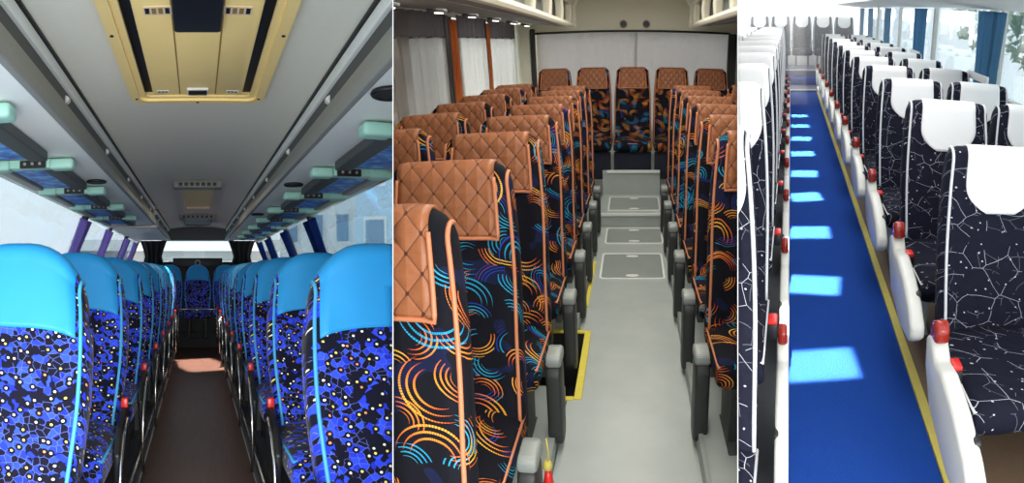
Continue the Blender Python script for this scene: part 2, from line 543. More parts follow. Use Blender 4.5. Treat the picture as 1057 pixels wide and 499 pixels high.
def cushion(w, y_back, y_front, z0, z1, n=5):
    """a padded seat with a rolled front edge"""
    bm = nb()
    t = (z1-z0)/2; zc = (z0+z1)/2
    path = []
    for i in range(7): path.append((y_back+(y_front+t-y_back)*i/6, zc, 0.0, 1.0))
    for i in range(1, 8): a = PI*i/8; path.append((y_front+t, zc, -math.sin(a), math.cos(a)))
    for i in range(7): path.append((y_front+t+(y_back-y_front-t)*i/6, zc, 0.0, -1.0))
    g = []
    for (y, z, fy, fz) in path:
        row = []
        for u in US:
            e = max(0.0, 1-abs(u)**n)**(1.0/n)
            dome = 0.012*(1-u*u) if fz > 0.5 else 0
            row.append(bm.verts.new((u*w, y+fy*t*(0.75+0.25*e), z+(fz*t+dome)*e)))
        g.append(row)
    for i in range(len(g)-1):
        for j in range(len(US)-1):
            bm.faces.new((g[i][j], g[i][j+1], g[i+1][j+1], g[i+1][j]))
    bmesh.ops.remove_doubles(bm, verts=bm.verts, dist=1e-5)
    bmesh.ops.holes_fill(bm, edges=[e for e in bm.edges if e.is_boundary])
    rim = [Vector((u*w*0.97, y_front+0.015+0.02*u*u, z1-0.028)) for u in [k/8-1 for k in range(17)]]
    rim = [Vector((-w*0.985, y_back-0.02, z1-0.03))] + rim + [Vector((w*0.985, y_back-0.02, z1-0.03))]
    return bm, rim

def dup_tree(root):
    r = root.copy(); COL.objects.link(r)
    for ch in root.children:
        c = ch.copy(); COL.objects.link(c); c.parent = r
        for g in ch.children:
            d = g.copy(); COL.objects.link(d); d.parent = c
    return r

ORD = ['first', 'second', 'third', 'fourth', 'fifth', 'sixth', 'seventh', 'eighth', 'ninth', 'tenth', 'eleventh', 'twelfth', 'thirteenth', 'fourteenth']

# prototypes: kept in a list and removed at the end
PROTOS = []
def proto(name):
    o = bpy.data.objects.new(name, None); COL.objects.link(o); PROTOS.append(o); return o

def place(bus, pr, loc, label, cat, group, rot=(0, 0, 0)):
    r = dup_tree(pr)
    tag(r, label, cat, group)
    return put(bus, r, loc, rot)

def pedestal(w, parent, mat='dark_grey', cz=0.33, y0=-0.18, y1=-0.42):
    for s in (-1, 1):
        bm = nb()
        x = s*w*0.62
        prism(bm, [(y0, cz), (y1, cz), (y1+0.03, 0.03), (y1-0.02, 0.0), (y0+0.02, 0.0), (y0-0.03, 0.03)], 'x', x-0.02, x+0.02, 0.004)
        link('leg', bm, mat, parent)

# ================================================================== INTERIOR ONE: blue capped seats
ROOMY0 = 0.75
def seat_one(side, arm=True):
    """side: +1 the aisle lies to the seat's -x, -1 the aisle lies to its +x"""
    p = proto('bus_seat')
    s = Slab(0.40, 1.155, 0.25, 0.215, 0.240, 0.215, 0.13, 0.085, n=6, drop=0.185, bol=0.018, fallz=0.20)
    link('backrest', s.mesh(), 'p1', p, True)
    bm, rim = s.cover(0.84, 0.915, 0.90, 0.006)
    link('headrest_cover', bm, 'cyan', p, True)
    for u in (-0.9, 0.9):
        link('piping', tube(nb(), s.line(u, 0.44, 0.004), 0.006), 'cyan_pipe', p, True)
    bm, rim = cushion(0.222, -0.13, -0.62, 0.33, 0.47)
    link('seat_cushion', bm, 'p1', p, True)
    link('cushion_piping', tube(nb(), rim, 0.006), 'cyan_pipe', p, True)
    if arm:
        ax = -side*0.245
        # aisle side: curved steel and black armrest with a red release tab
        a = nb()
        prism(a, [(-0.15, 0.26), (-0.13, 0.52), (-0.18, 0.55), (-0.36, 0.50), (-0.44, 0.42), (-0.40, 0.26)], 'x', ax-0.012, ax+0.012, 0.008)
        arm = link('armrest', a, 'black', p, 'auto')
        tube_pts = [(ax-side*0.012, -0.40, 0.06), (ax-side*0.016, -0.46, 0.25), (ax-side*0.016, -0.44, 0.38), (ax-side*0.016, -0.36, 0.47), (ax-side*0.016, -0.24, 0.50)]
        link('steel_bracket', tube(nb(), tube_pts, 0.009), 'steel', p, True)
        link('release_tab', bxm(ax-0.014, ax+0.014, -0.215, -0.19, 0.535, 0.575, 0.006), 'red', p, 'auto')
    pedestal(0.22, p)
    return p
S1L, S1R, S1N = seat_one(-1), seat_one(1), seat_one(1, False)
P1Z = -1.08
R1 = [1.66+0.87*k for k in range(9)]
for k, y in enumerate(R1):
    before = len(TOPS[1])
    place(1, S1L, (-0.535, y, P1Z), f'blue capped seat with mosaic cloth, {ORD[k]} back from us on the purple curtain side', 'bus seat', 'blue capped seats beside the dark aisle')
    place(1, S1R, (0.535, y, P1Z), f'blue capped seat with mosaic cloth, {ORD[k]} back from us on the navy curtain side', 'bus seat', 'blue capped seats beside the dark aisle')
    if k == 0:
        for o in TOPS[1][before:]:
            for ch in list(o.children):
                if ch.name.startswith('release_tab'): bpy.data.objects.remove(ch)
WH = {-2: 'at the purple curtain end', -1: 'second from the purple curtain end', 0: 'in the middle facing the aisle', 1: 'second from the navy curtain end', 2: 'at the navy curtain end'}
for q in (-2, -1, 0, 1, 2):
    r = place(1, S1N, (q*0.452, 9.45, P1Z+0.02), 'dark blue seat of the rear row, ' + WH[q], 'bus seat', 'rear row of blue seats')
    r.matrix_world = r.matrix_world @ Matrix.Diagonal((0.93, 1, 1, 1))

Y1 = 10.1
# floor, platforms, rails
struct(1, 'floor', bxm(-0.33, 0.33, ROOMY0, 9.2, -1.26, -1.2), 'wood')
struct(1, 'floor_left', bxm(-1.25, -0.345, ROOMY0, Y1, -1.26, P1Z), 'grey_rubber')
struct(1, 'floor_right', bxm(0.345, 1.25, ROOMY0, Y1, -1.26, P1Z), 'grey_rubber')
struct(1, 'floor_rear', bxm(-0.344, 0.344, 9.2, Y1, -1.26, P1Z+0.02), 'grey_rubber')
for s, nme in ((-1, 'trim_1'), (1, 'trim_2')):
    struct(1, nme, tube(nb(), [(s*0.337, y, P1Z+0.012) for y in (ROOMY0, 4, 9.19)], 0.014), 'steel', True)
tag(put(1, link('grab_rail', tube(nb(), [(-0.27, 8.76, P1Z+0.50), (0.27, 8.76, P1Z+0.50)], 0.012), 'steel', None, True)), 'thin steel rail across the end of the dark aisle', 'rail')
# ceiling
CZ = 0.72
bm = nb()
prism(bm, [(-0.60, CZ-0.004), (-0.466, CZ-0.002), (-0.25, CZ+0.025), (0, CZ+0.033), (0.25, CZ+0.025), (0.466, CZ-0.002), (0.60, CZ-0.004), (0.60, CZ+0.09), (-0.60, CZ+0.09)], 'y', ROOMY0, Y1)
struct(1, 'ceiling', bm, 'ceil1')
def rack(s, y0, y1, nm):
    """closed luggage rack: rail face towards the aisle, flat underside towards the windows"""
    t = thing(1, 'luggage_rack', nm, 'luggage rack')
    def X(pts): return [(s*a, b) for a, b in pts]
    link('underside_panel', prism(nb(), X([(0.475, 0.507), (0.70, 0.507), (0.985, 0.505), (0.985, 0.535), (0.70, 0.535), (0.475, 0.54)]), 'y', y0, y1, 0.004), 'rackpanel', t)
    link('upper_rail', prism(nb(), X([(0.468, 0.660), (0.472, 0.708), (0.52, 0.708), (0.52, 0.660)]), 'y', y0, y1, 0.004), 'rackpanel', t)
    link('seam', prism(nb(), X([(0.462, 0.709), (0.462, 0.7155), (0.52, 0.7155), (0.52, 0.709)]), 'y', y0, y1), 'black', t)
    link('channel', prism(nb(), X([(0.482, 0.60), (0.482, 0.659), (0.52, 0.659), (0.52, 0.60)]), 'y', y0, y1), 'rackdark', t)
    link('lower_rail', prism(nb(), X([(0.455, 0.505), (0.448, 0.535), (0.466, 0.598), (0.52, 0.598), (0.52, 0.545), (0.474, 0.504)]), 'y', y0, y1, 0.004), 'rackmid', t)
    ycl = y0+0.35
    while ycl < y1-0.2:
        link('catch', prism(nb(), X([(0.468, 0.622), (0.468, 0.636), (0.483, 0.645), (0.483, 0.612)]), 'y', ycl, ycl+0.03, 0.003), 'white_paint', t)
        ycl += 0.95
    return t
tl = rack(-1, ROOMY0, 6.3, 'long grey luggage rack above the purple curtain windows')
# rounded beige end of the long rack
bm = nb()
pts = []
for i in range(9):
    a = PI/2*i/8
    pts.append((-0.985+0.52*math.cos(a)**0.6 if i < 8 else -0.985, 6.305+0.28*math.sin(a)))
prism(bm, pts+[(-0.985, 6.305)], 'z', 0.505, 0.70, 0.01)
link('end_cap', bm, 'beige', tl, 'auto')
rack(-1, 6.75, 9.6, 'short luggage rack nearest the rear window on the purple curtain side')
rack(1, ROOMY0, 9.6, 'long grey luggage rack above the navy curtain windows')
# service units under the racks
def pod(s):
    p = proto('service_unit')
    a, b = sorted((s*0.545, s*0.655)); c, d = sorted((s*0.70, s*0.97))
    link('end_cover', bxm(a, b, 0, 0.085, -0.042, 0.006, 0.015, 3), 'teal', p, 'auto')
    link('end_cover', bxm(*sorted((s*0.84, s*0.955)), 0, 0.085, -0.042, 0.006, 0.015, 3), 'teal', p, 'auto')
    link('body', bxm(*sorted((s*0.64, s*0.85)), 0.012, 0.08, -0.034, 0.006, 0.006), 'teal', p, 'auto')
    cs = link('control_strip', bxm(*sorted((s*0.67, s*0.79)), -0.004, 0.014, -0.036, -0.002, 0.003), 'black', p)
    for q in range(3):
        x = s*(0.695+0.035*q)
        link('button', disc(nb(), (x, -0.006, -0.018), (0, 1, 0), 0.007, 0.006, 10), 'light_grey', cs)
    link('lens_panel', bxm(*sorted((s*0.715, s*0.875)), 0.11, 0.76, -0.018, 0.008, 0.003), 'bluepanel', p)
    link('duct', bxm(*sorted((s*0.63, s*0.712)), 0.10, 0.77, -0.03, 0.012, 0.006), 'rackdark', p)
    link('duct', bxm(*sorted((s*0.885, s*0.945)), 0.10, 0.77, -0.03, 0.012, 0.006), 'rackmid', p)
    return p
PL, PR = pod(-1), pod(1)
for k in range(8):
    y = 1.60+0.88*k
    if k < 5:
        place(1, PL, (0, y, 0.492), f'teal ended service unit with blue panel, {ORD[k]} along above the purple curtains', 'service unit', 'service units under the racks')
    place(1, PR, (0, y+0.23, 0.492), f'teal ended service unit with blue panel, {ORD[k]} along above the navy curtains', 'service unit', 'service units under the racks')
def speaker(bus, loc, label, r=0.05):
    t = thing(bus, 'loudspeaker', label, 'loudspeaker', loc, 'round loudspeakers under the racks')
    link('rim', tube(nb(), [(r*math.cos(2*PI*i/24), r*math.sin(2*PI*i/24), 0) for i in range(24)], 0.008, 6, True), 'black', t, True)
    link('grille', disc(nb(), (0, 0, 0.002), (0, 0, 1), r, 0.012, 24), 'black', t)
speaker(1, (-0.565, 3.197, 0.4985), 'round black loudspeaker under the rack on the purple curtain side')
speaker(1, (0.538, 1.538, 0.4985), 'round black loudspeaker nearest us under the navy side rack')
speaker(1, (0.555, 3.313, 0.4985), 'second round black loudspeaker along the navy side rack')
speaker(1, (0.53, 5.1, 0.4985), 'small far round black loudspeaker on the navy side rack')
# roof hatch
h = thing(1, 'roof_hatch', 'large cream roof hatch with black latches and dark side gaps', 'roof hatch', (0, 0, CZ))
bm = nb()
def rrect(x0, x1, y0, y1, r, n=6):
    o = []
    for cx, cy, a0 in ((x1-r, y1-r, 0), (x0+r, y1-r, PI/2), (x0+r, y0+r, PI), (x1-r, y0+r, 1.5*PI)):
        for i in range(n+1):
            a = a0+PI/2*i/n; o.append((cx+r*math.cos(a), cy+r*math.sin(a)))
    return o
HX, H0, H1 = 0.272, 1.10, 2.42
def ring(bm, outer, inner, z0, z1):
    n = len(outer)
    A = [bm.verts.new((x, y, z0)) for x, y in outer]; B = [bm.verts.new((x, y, z0)) for x, y in inner]
    C = [bm.verts.new((x, y, z1)) for x, y in outer]; D = [bm.verts.new((x, y, z1)) for x, y in inner]
    for i in range(n):
        j = (i+1) % n
        for q in ((A[i], A[j], B[j], B[i]), (C[i], D[i], D[j], C[j]), (A[i], C[i], C[j], A[j]), (B[i], B[j], D[j], D[i])):
            bm.faces.new(q)
    return bm
link('frame', ring(nb(), rrect(-HX, HX, H0, H1, 0.06), rrect(-HX+0.035, HX-0.035, H0+0.035, H1-0.035, 0.04), -0.012, 0.05), 'hatch', h, 'auto')
link('inner_frame', ring(nb(), rrect(-HX+0.035, HX-0.035, H0+0.035, H1-0.035, 0.04), rrect(-HX+0.058, HX-0.058, H0+0.05, H1-0.062, 0.03), -0.002, 0.006), 'hatch', h, 'auto')
pn = link('panel', prism(nb(), rrect(-0.182, 0.182, H0+0.06, H1-0.066, 0.025), 'z', 0.004, 0.02, 0.004), 'hatch', h, 'auto')
link('gap_lining', bxm(-HX+0.036, HX-0.036, H0+0.036, H1-0.036, 0.026, 0.034), 'black', h)
for s in (-1, 1):
    link('groove', bxm(s*0.072-0.0025, s*0.072+0.0025, H0+0.08, H1-0.08, 0.0025, 0.005), 'hatch_line', pn)
    sg = link('instruction_sticker', bxm(*sorted((s*0.115, s*0.165)), H1-0.125, H1-0.10, 0.002, 0.005), 'white_paint', pn)
    for q in range(3):
        link('sticker_mark', bxm(s*0.14-0.019+0.014*q, s*0.14-0.009+0.014*q, H1-0.12, H1-0.106, 0.0012, 0.0025), 'black', sg)
lt = link('latch', bxm(-0.043, 0.043, H1-0.155, H1-0.085, -0.004, 0.008, 0.003), 'white_paint', h, 'auto')
link('latch_recess', bxm(-0.037, 0.037, H1-0.148, H1-0.090, -0.007, -0.002, 0.002), 'black', lt, 'auto')
hd = link('handle', bxm(-0.07, 0.07, 1.30, 1.66, -0.03, 0.006, 0.012), 'black', h, 'auto')
st = link('warning_strip', bxm(-0.15, 0.15, 1.55, 1.60, 0.001, 0.005), 'beige', pn)
for q in range(16):
    if abs(-0.14+0.0187*q) > 0.075:
        link('strip_mark', bxm(-0.146+0.0187*q, -0.134+0.0187*q, 1.557, 1.59, -0.0002, 0.002), 'hatch_line' if q % 3 else 'black', st)
for x, y in ((-0.25, H1-0.07), (0.25, H1-0.07), (0, H1-0.016), (-0.258, 1.7), (0.258, 1.7)):
    link('screw', disc(nb(), (x, y, -0.013), (0, 0, 1), 0.006, 0.004, 10), 'black', h)
# ceiling vents further back
def vent(y, w, d, label, dark):
    t = thing(1, 'ceiling_vent', label, 'ceiling vent', (0, y, CZ+0.02))
    link('frame', ring(nb(), rrect(-w, w, 0.16, d, 0.02), rrect(-w+0.03, w-0.03, 0.26, d-0.12, 0.015), -0.035, 0.012), 'beige' if not dark else 'rackdark', t, 'auto')
    link('panel', bxm(-w+0.03, w-0.03, 0.26, d-0.12, -0.02, 0.01), 'hatch' if not dark else 'black', t)
    bar = link('front_bar', bxm(-w-0.045, w+0.045, 0.0, 0.15, -0.055, 0.012, 0.015, 3), 'rackmid', t, 'auto')
    for q in range(7):
        x = -w+0.02+q*(2*w-0.04)/6
        link('slot', bxm(x-0.016, x+0.016, -0.004, 0.01, -0.04, -0.012), 'black', bar)
vent(4.75, 0.16, 1.9, 'grey barred cream ceiling vent behind the large hatch', False)
vent(7.6, 0.2, 1.5, 'dark ceiling vent near the rear window', True)
# walls and windows
for s, nm in ((-1, 'left'), (1, 'right')):
    bm = nb()
    prism(bm, [(s*1.19, -1.08), (s*1.19, -0.2), (s*1.16, 0.06), (s*1.21, 0.06), (s*1.24, -0.2), (s*1.24, -1.08)], 'y', ROOMY0, Y1)
    struct(1, 'wall_'+nm, bm, 'wall1')
    bm = nb()
    prism(bm, [(s*0.985, 0.50), (s*0.98, 0.55), (s*0.55, 0.83), (s*0.55, 0.87), (s*1.06, 0.58), (s*1.03, 0.49)], 'y', ROOMY0, Y1)
    struct(1, 'wall_upper_'+nm, bm, 'wall3')
def sidewin(s, y0, y1, n):
    bm = nb()
    prism(bm, [(s*1.178, 0.06), (s*1.004, 0.495), (s*1.010, 0.497), (s*1.184, 0.062)], 'y', y0+0.05, y1-0.05)
    w = struct(1, f'window_{n}', bm, 'glass')
    bm = nb()
    for ya in (y0-0.005, y1-0.045):
        prism(bm, [(s*1.165, 0.06), (s*0.985, 0.51), (s*1.03, 0.52), (s*1.205, 0.06)], 'y', ya, ya+0.05)
    link('window_frame', bm, 'pillar', w)
wins = [ROOMY0, 5.2, 6.7, 8.3, 9.9]
n = 1
for s in (-1, 1):
    for a, b in zip(wins[:-1], wins[1:]):
        sidewin(s, a, b, n); n += 1
# gathered curtains
def gathered(w, d, z0, z1, pinch, lean=0.0, folds=5, seed=0):
    rnd = random.Random(seed)
    bm = nb(); NZ, NU = 14, folds*8
    ph = rnd.random()*6
    g = []
    for i in range(NZ+1):
        k = i/NZ; z = z0+(z1-z0)*k
        ww = w*(pinch+(1-pinch)*abs(2*(k-0.35))**1.2) if pinch < 1 else w
        row = []
        for j in range(NU+1):
            u = j/NU
            a = u*folds*2*PI+ph
            row.append(bm.verts.new((d*math.sin(a)*(0.7+0.3*math.sin(a*0.37+k))+lean*k, (u-0.5)*ww, z)))
        g.append(row)
    for i in range(NZ):
        for j in range(NU):
            bm.faces.new((g[i][j], g[i][j+1], g[i+1][j+1], g[i+1][j]))
    r = bmesh.ops.solidify(bm, geom=bm.faces[:], thickness=0.006)
    return bm
CURT = []
for s, mat, nm, ys in ((-1, 'purple', 'purple', (5.05, 6.5, 8.15, 9.2)), (1, 'navy_curtain', 'navy', (5.1, 6.6, 8.2, 9.3))):
    for k, y in enumerate(ys):
        o = link('curtain', gathered(0.46 if k < 3 else 0.5, 0.024, 0.0, 0.42, 0.8, 0.0, 4, k+int(s)), mat, None, True)
        tag(o, f'{nm} curtain gathered at a window pillar, {ORD[k]} from us', 'curtain', f'{nm} gathered curtains')
        put(1, o, (s*1.13, y, 0.055), (0, -s*math.atan(0.17/0.45), 0))
# rear
bm = nb()
box(bm, -1.2, 1.2, Y1, Y1+0.06, -1.1, 0.16)
struct(1, 'wall_rear', bm, 'pillar')
bm = nb()
box(bm, -0.62, 0.62, Y1-0.25, Y1+0.06, 0.52, 0.80)
struct(1, 'wall_rear_header', bm, 'rackdark')
struct(1, 'window_9', bxm(-0.95, 0.95, Y1+0.02, Y1+0.03, 0.16, 0.53), 'glass')
for s in (-1, 1):
    o = link('curtain', gathered(0.42, 0.03, 0.0, 0.42, 0.7, 0, 4, 30+s), 'pillar', None, True)
    tag(o, 'dark curtain drawn aside at the rear window, on the %s side' % ('purple curtain' if s < 0 else 'navy curtain'), 'curtain', 'dark rear window curtains')
    put(1, o, (s*0.76, Y1-0.12, 0.10), (0, 0, PI/2))
sh = thing(1, 'rear_shelf', 'black shelf with a round emblem below the bright rear window', 'shelf', (0, Y1-0.2, 0.06))
link('panel', bxm(-0.42, 0.42, -0.04, 0.18, 0.0, 0.16, 0.01), 'black', sh, 'auto')
em = link('emblem', disc(nb(), (0, -0.045, 0.08), (0, 1, 0), 0.05, 0.01, 24), 'rackmid', sh)
link('emblem_centre', disc(nb(), (0, -0.052, 0.08), (0, 1, 0), 0.033, 0.008, 20), 'black', em)
# outside
def building(bus, loc, w, d, hh, mat, label, nx, nz, rot=0.0, roof=None):
    t = thing(bus, 'building', label, 'building', loc, None, (0, 0, rot))
    link('wall', bxm(-w/2, w/2, 0, d, 0, hh), mat, t)
    if roof: link('roof', bxm(-w/2-0.2, w/2+0.2, -0.2, d+0.2, hh, hh+0.3), roof, t)
    for i in range(nx):
        for k in range(nz):
            x = -w/2+(i+0.5)*w/nx; z = (k+0.5)*hh/nz
            f = link('window', bxm(x-w/nx*0.28, x+w/nx*0.28, -0.05, 0.06, z-hh/nz*0.28, z+hh/nz*0.28), 'white_paint', t)
            link('pane', bxm(x-w/nx*0.23, x+w/nx*0.23, -0.07, -0.04, z-hh/nz*0.23, z+hh/nz*0.23), 'window_dark', f)
    return t
building(1, (-14, 13, -3), 9, 4, 4.6, 'facade', 'long white building outside the nearest purple curtain window', 4, 2, PI/2.6, 'facade_grey')
building(1, (-7.6, 16, -3), 3.2, 3, 5.0, 'facade_grey', 'grey concrete block outside beyond the white building', 2, 2, PI/5)
building(1, (7.2, 15, -4), 6, 5, 14, 'facade_blue', 'pale blue apartment block outside the navy curtain window', 5, 7, -PI/6)
building(1, (4.6, 22, -4), 3, 5, 9, 'facade', 'white low block outside beyond the apartment block', 3, 4, -PI/8)

building(1, (-0.6, 16, -2), 5.4, 4, 2.55, 'facade_grey', 'long low grey building seen through the rear window', 6, 2, 0, 'facade')

# ================================================================== INTERIOR TWO: quilted brown headrests
P2Z = -1.52
def seat_two(side, arm=True):
    p = proto('bus_seat')
    s = Slab(0.36, 1.205, 0.20, 0.235, 0.228, 0.205, 0.12, 0.075, n=6, drop=0.06, bol=0.015)
    link('backrest', s.mesh(), 'p2', p, True)
    off = 0.0
    bm, rim = s.cover(0.77, 0.985, 0.95, 0.010, round_=0.0)
    cv = link('headrest_cover', bm, 'quilt', p, True)
    link('cover_trim', tube(nb(), rim, 0.006), 'orange_pipe', cv, True)
    for u in (-0.95, 0.95):
        link('piping', tube(nb(), s.line(u, 0.40, 0.003), 0.006), 'orange_pipe', p, True)
    bm, rim = cushion(0.232, -0.10, -0.50, 0.31, 0.44)
    link('seat_cushion', bm, 'p2', p, True)
    link('cushion_piping', tube(nb(), rim, 0.006), 'orange_pipe', p, True)
    if arm:
        ax = -side*0.258
        a = nb()
        prism(a, rr2(-0.30, -0.17, -0.06, 0.33, 0.06), 'x', ax-0.03, ax+0.03, 0.012, 3)
        ar = link('side_panel', a, 'dark_grey', p, 'auto')
        link('panel_cap', prism(nb(), rr2(-0.285, -0.16, 0.31, 0.365, 0.025), 'x', ax-0.032, ax+0.032, 0.012, 3), 'light_grey', ar, 'auto')
    pedestal(0.23, p, cz=0.31)
    return p
def rr2(y0, y1, z0, z1, r): return rrect(y0, y1, z0, z1, r, 5)
S2L, S2R, S2N = seat_two(-1), seat_two(1), seat_two(1, False)
L2 = [1.09, 1.69, 2.30, 2.90, 3.5, 4.1, 4.7, 5.25]
for k, y in enumerate(L2):
    place(2, S2L, (-0.575, y, P2Z+(0.015 if k == 0 else 0)), f'swirl seat with quilted brown headrest, {ORD[k]} back along the aisle, side curtain side', 'bus seat', 'swirl seats along the aisle, curtain side')
for k, y in enumerate([1.15, 1.75, 2.36, 2.96, 3.56, 4.16, 4.76, 5.3]):
    place(2, S2N, (-1.062, y, P2Z+0.03), f'swirl seat with quilted brown headrest, {ORD[k]} back against the grey side curtains', 'bus seat', 'swirl seats against the side curtains')
R2 = [2.32, 2.90, 3.50, 4.1, 4.7, 5.27]
for k, y in enumerate(R2):
    place(2, S2R, (0.54, y, P2Z), f'swirl seat with quilted brown headrest, {ORD[k]} back across the aisle from side curtains', 'bus seat', 'swirl seats along the aisle, far from the side curtains')
for k, y in enumerate(R2[2:]):
    place(2, S2N, (1.045, y, P2Z+0.02), f'brown topped window seat behind the aisle seats, {ORD[k]} seen opposite the side curtains', 'bus seat', 'outer swirl seats opposite the side curtains')
W2 = ['at the side curtain end', 'second from the side curtain end', 'in the middle facing the aisle', 'second from the end opposite the side curtains', 'at the end opposite the side curtains']
S2B = proto('bus_seat')
for ch in S2N.children:
    c = ch.copy(); COL.objects.link(c); c.parent = S2B
    for g in ch.children:
        d = g.copy(); COL.objects.link(d); d.parent = c
link('front_panel', bxm(-0.225, 0.225, -0.44, -0.42, 0.0, 0.315, 0.008), 'navy_base', S2B, 'auto')
for q in range(5):
    r = place(2, S2B, ((q-2)*0.424, 6.5, -1.32), 'brown topped rear seat with swirl cloth, ' + W2[q], 'bus seat', 'rear row of swirl seats')
    r.matrix_world = r.matrix_world @ Matrix.Diagonal((0.87, 1, 0.93, 1))
Y2 = 7.05
# floor with a step well on the left, lids, steps
FZ = -1.6
bm = nb()
box(bm, -0.315, 0.287, 0.6, 2.405, FZ-0.06, FZ)
box(bm, -0.245, 0.287, 2.405, 3.105, FZ-0.06, FZ)
box(bm, -0.315, 0.287, 3.105, 5.25, FZ-0.06, FZ)
struct(2, 'floor', bm, 'floor2')
bm = nb(); box(bm, -1.4, -0.32, 0.6, 2.385, FZ-0.06, P2Z); box(bm, -1.4, -0.635, 2.385, 3.125, FZ-0.06, P2Z); box(bm, -1.4, -0.32, 3.125, Y2, FZ-0.06, P2Z)
struct(2, 'floor_left', bm, 'floor2')
struct(2, 'floor_right', bxm(0.292, 1.3, 0.6, Y2, FZ-0.06, P2Z), 'floor2')
struct(2, 'trim_1', bxm(0.272, 0.292, 0.6, 5.25, FZ, P2Z+0.008), 'light_grey')
sw = thing(2, 'step_well', 'dark sunken step well with yellow edging beside the grey aisle', 'step well', (0, 0, FZ))
link('tread', bxm(-0.62, -0.25, 2.42, 3.09, -0.40, -0.36), 'black', sw)
link('riser', bxm(-0.252, -0.246, 2.42, 3.09, -0.36, -0.06), 'black', sw)
link('side_wall', bxm(-0.62, -0.25, 3.09, 3.10, -0.40, -0.004), 'dark_grey', sw)
link('side_wall', bxm(-0.62, -0.25, 2.41, 2.42, -0.40, -0.004), 'dark_grey', sw)
link('outer_wall', bxm(-0.63, -0.62, 2.41, 3.10, -0.40, -0.06), 'dark_grey', sw)
link('edge_strip', bxm(-0.283, -0.246, 2.40, 3.11, -0.004, 0.006, 0.002), 'yellow', sw)
link('edge_strip', bxm(-0.62, -0.284, 3.085, 3.12, -0.004, 0.006, 0.002), 'yellow', sw)
link('edge_strip', bxm(-0.62, -0.284, 2.39, 2.42, -0.004, 0.006, 0.002), 'yellow', sw)
tag(put(2, link('edge_strip', prism(nb(), [(-0.315, 3.45), (-0.29, 3.45), (-0.285, 4.3), (-0.305, 4.3)], 'z', FZ, FZ+0.01), 'yellow')), 'yellow floor strip beside the aisle beyond the step well', 'floor strip')
def lid(y0, y1, x0, x1, z, label):
    t = thing(2, 'floor_hatch', label, 'floor hatch', (0, 0, z))
    link('rim', ring(nb(), rrect(x0, x1, y0, y1, 0.03), rrect(x0+0.014, x1-0.014, y0+0.02, y1-0.02, 0.025), 0, 0.007), 'white_paint', t)
    link('panel', prism(nb(), rrect(x0+0.014, x1-0.014, y0+0.02, y1-0.02, 0.025), 'z', 0.0, 0.004), 'lid', t)
    for yy in (y0+0.07, y1-0.07):
        link('lifting_ring', disc(nb(), ((x0+x1)/2, yy, 0.004), (0, 0, 1), 0.022, 0.006, 20, 0, 2.2), 'white_paint', t)
lid(3.93, 4.49, -0.245, 0.24, FZ, 'nearest grey floor hatch with white rim in the aisle')
lid(4.74, 5.2, -0.243, 0.268, FZ, 'second grey floor hatch, just before the first step')
lid(5.36, 5.9, -0.24, 0.27, FZ+0.125, 'grey floor hatch on top of the first step')
bm = nb(); box(bm, -0.315, 0.287, 5.25, 6.02, FZ-0.06, FZ+0.125)
struct(2, 'floor_step', bm, 'floor2')
struct(2, 'trim_2', bxm(-0.3, 0.285, 5.235, 5.255, FZ+0.11, FZ+0.133), 'white_paint')
struct(2, 'floor_rear', bxm(-0.315, 0.287, 6.02, Y2, FZ-0.06, FZ+0.38), 'floor2')
struct(2, 'trim_3', bxm(-0.27, 0.285, 6.005, 6.025, FZ+0.36, FZ+0.388), 'white_paint')
# dark box between the platform and the middle rear seat
# walls, racks, ceiling
bm = nb(); box(bm, -1.46, -1.40, 0.6, Y2, FZ, -0.80); box(bm, -1.46, -1.40, 0.6, Y2, 0.30, 0.62)
for ya in (0.6, 2.86, 4.25, 5.5, 6.9): box(bm, -1.46, -1.40, ya, ya+0.12, -0.80, 0.30)
struct(2, 'wall_left', bm, 'cream')
for k, (a, b) in enumerate(((0.72, 2.86), (2.98, 4.25), (4.37, 5.5), (5.62, 6.9))):
    struct(2, f'window_{k+1}', bxm(-1.435, -1.43, a, b, -0.80, 0.30), 'glass')
struct(2, 'wall_right', bxm(1.28, 1.34, 0.6, Y2, FZ, 0.62), 'cream')
bm = nb(); box(bm, -1.4, 1.4, Y2+0.14, Y2+0.2, FZ, -0.95); box(bm, -1.4, 1.4, Y2+0.14, Y2+0.2, 0.18, 0.75)
box(bm, -1.4, -1.1, Y2+0.14, Y2+0.2, -0.95, 0.18); box(bm, 1.15, 1.4, Y2+0.14, Y2+0.2, -0.95, 0.18)
struct(2, 'wall_rear', bm, 'cream')
struct(2, 'window_5', bxm(-1.1, 1.15, Y2+0.16, Y2+0.165, -0.95, 0.18), 'glass')
bm = nb()
prism(bm, [(-0.72, 0.52), (-0.5, 0.60), (0, 0.64), (0.5, 0.60), (0.72, 0.52), (1.4, 0.52), (1.4, 0.72), (-1.4, 0.72), (-1.4, 0.52)], 'y', 0.6, Y2+0.2)
struct(2, 'ceiling', bm, 'cream')
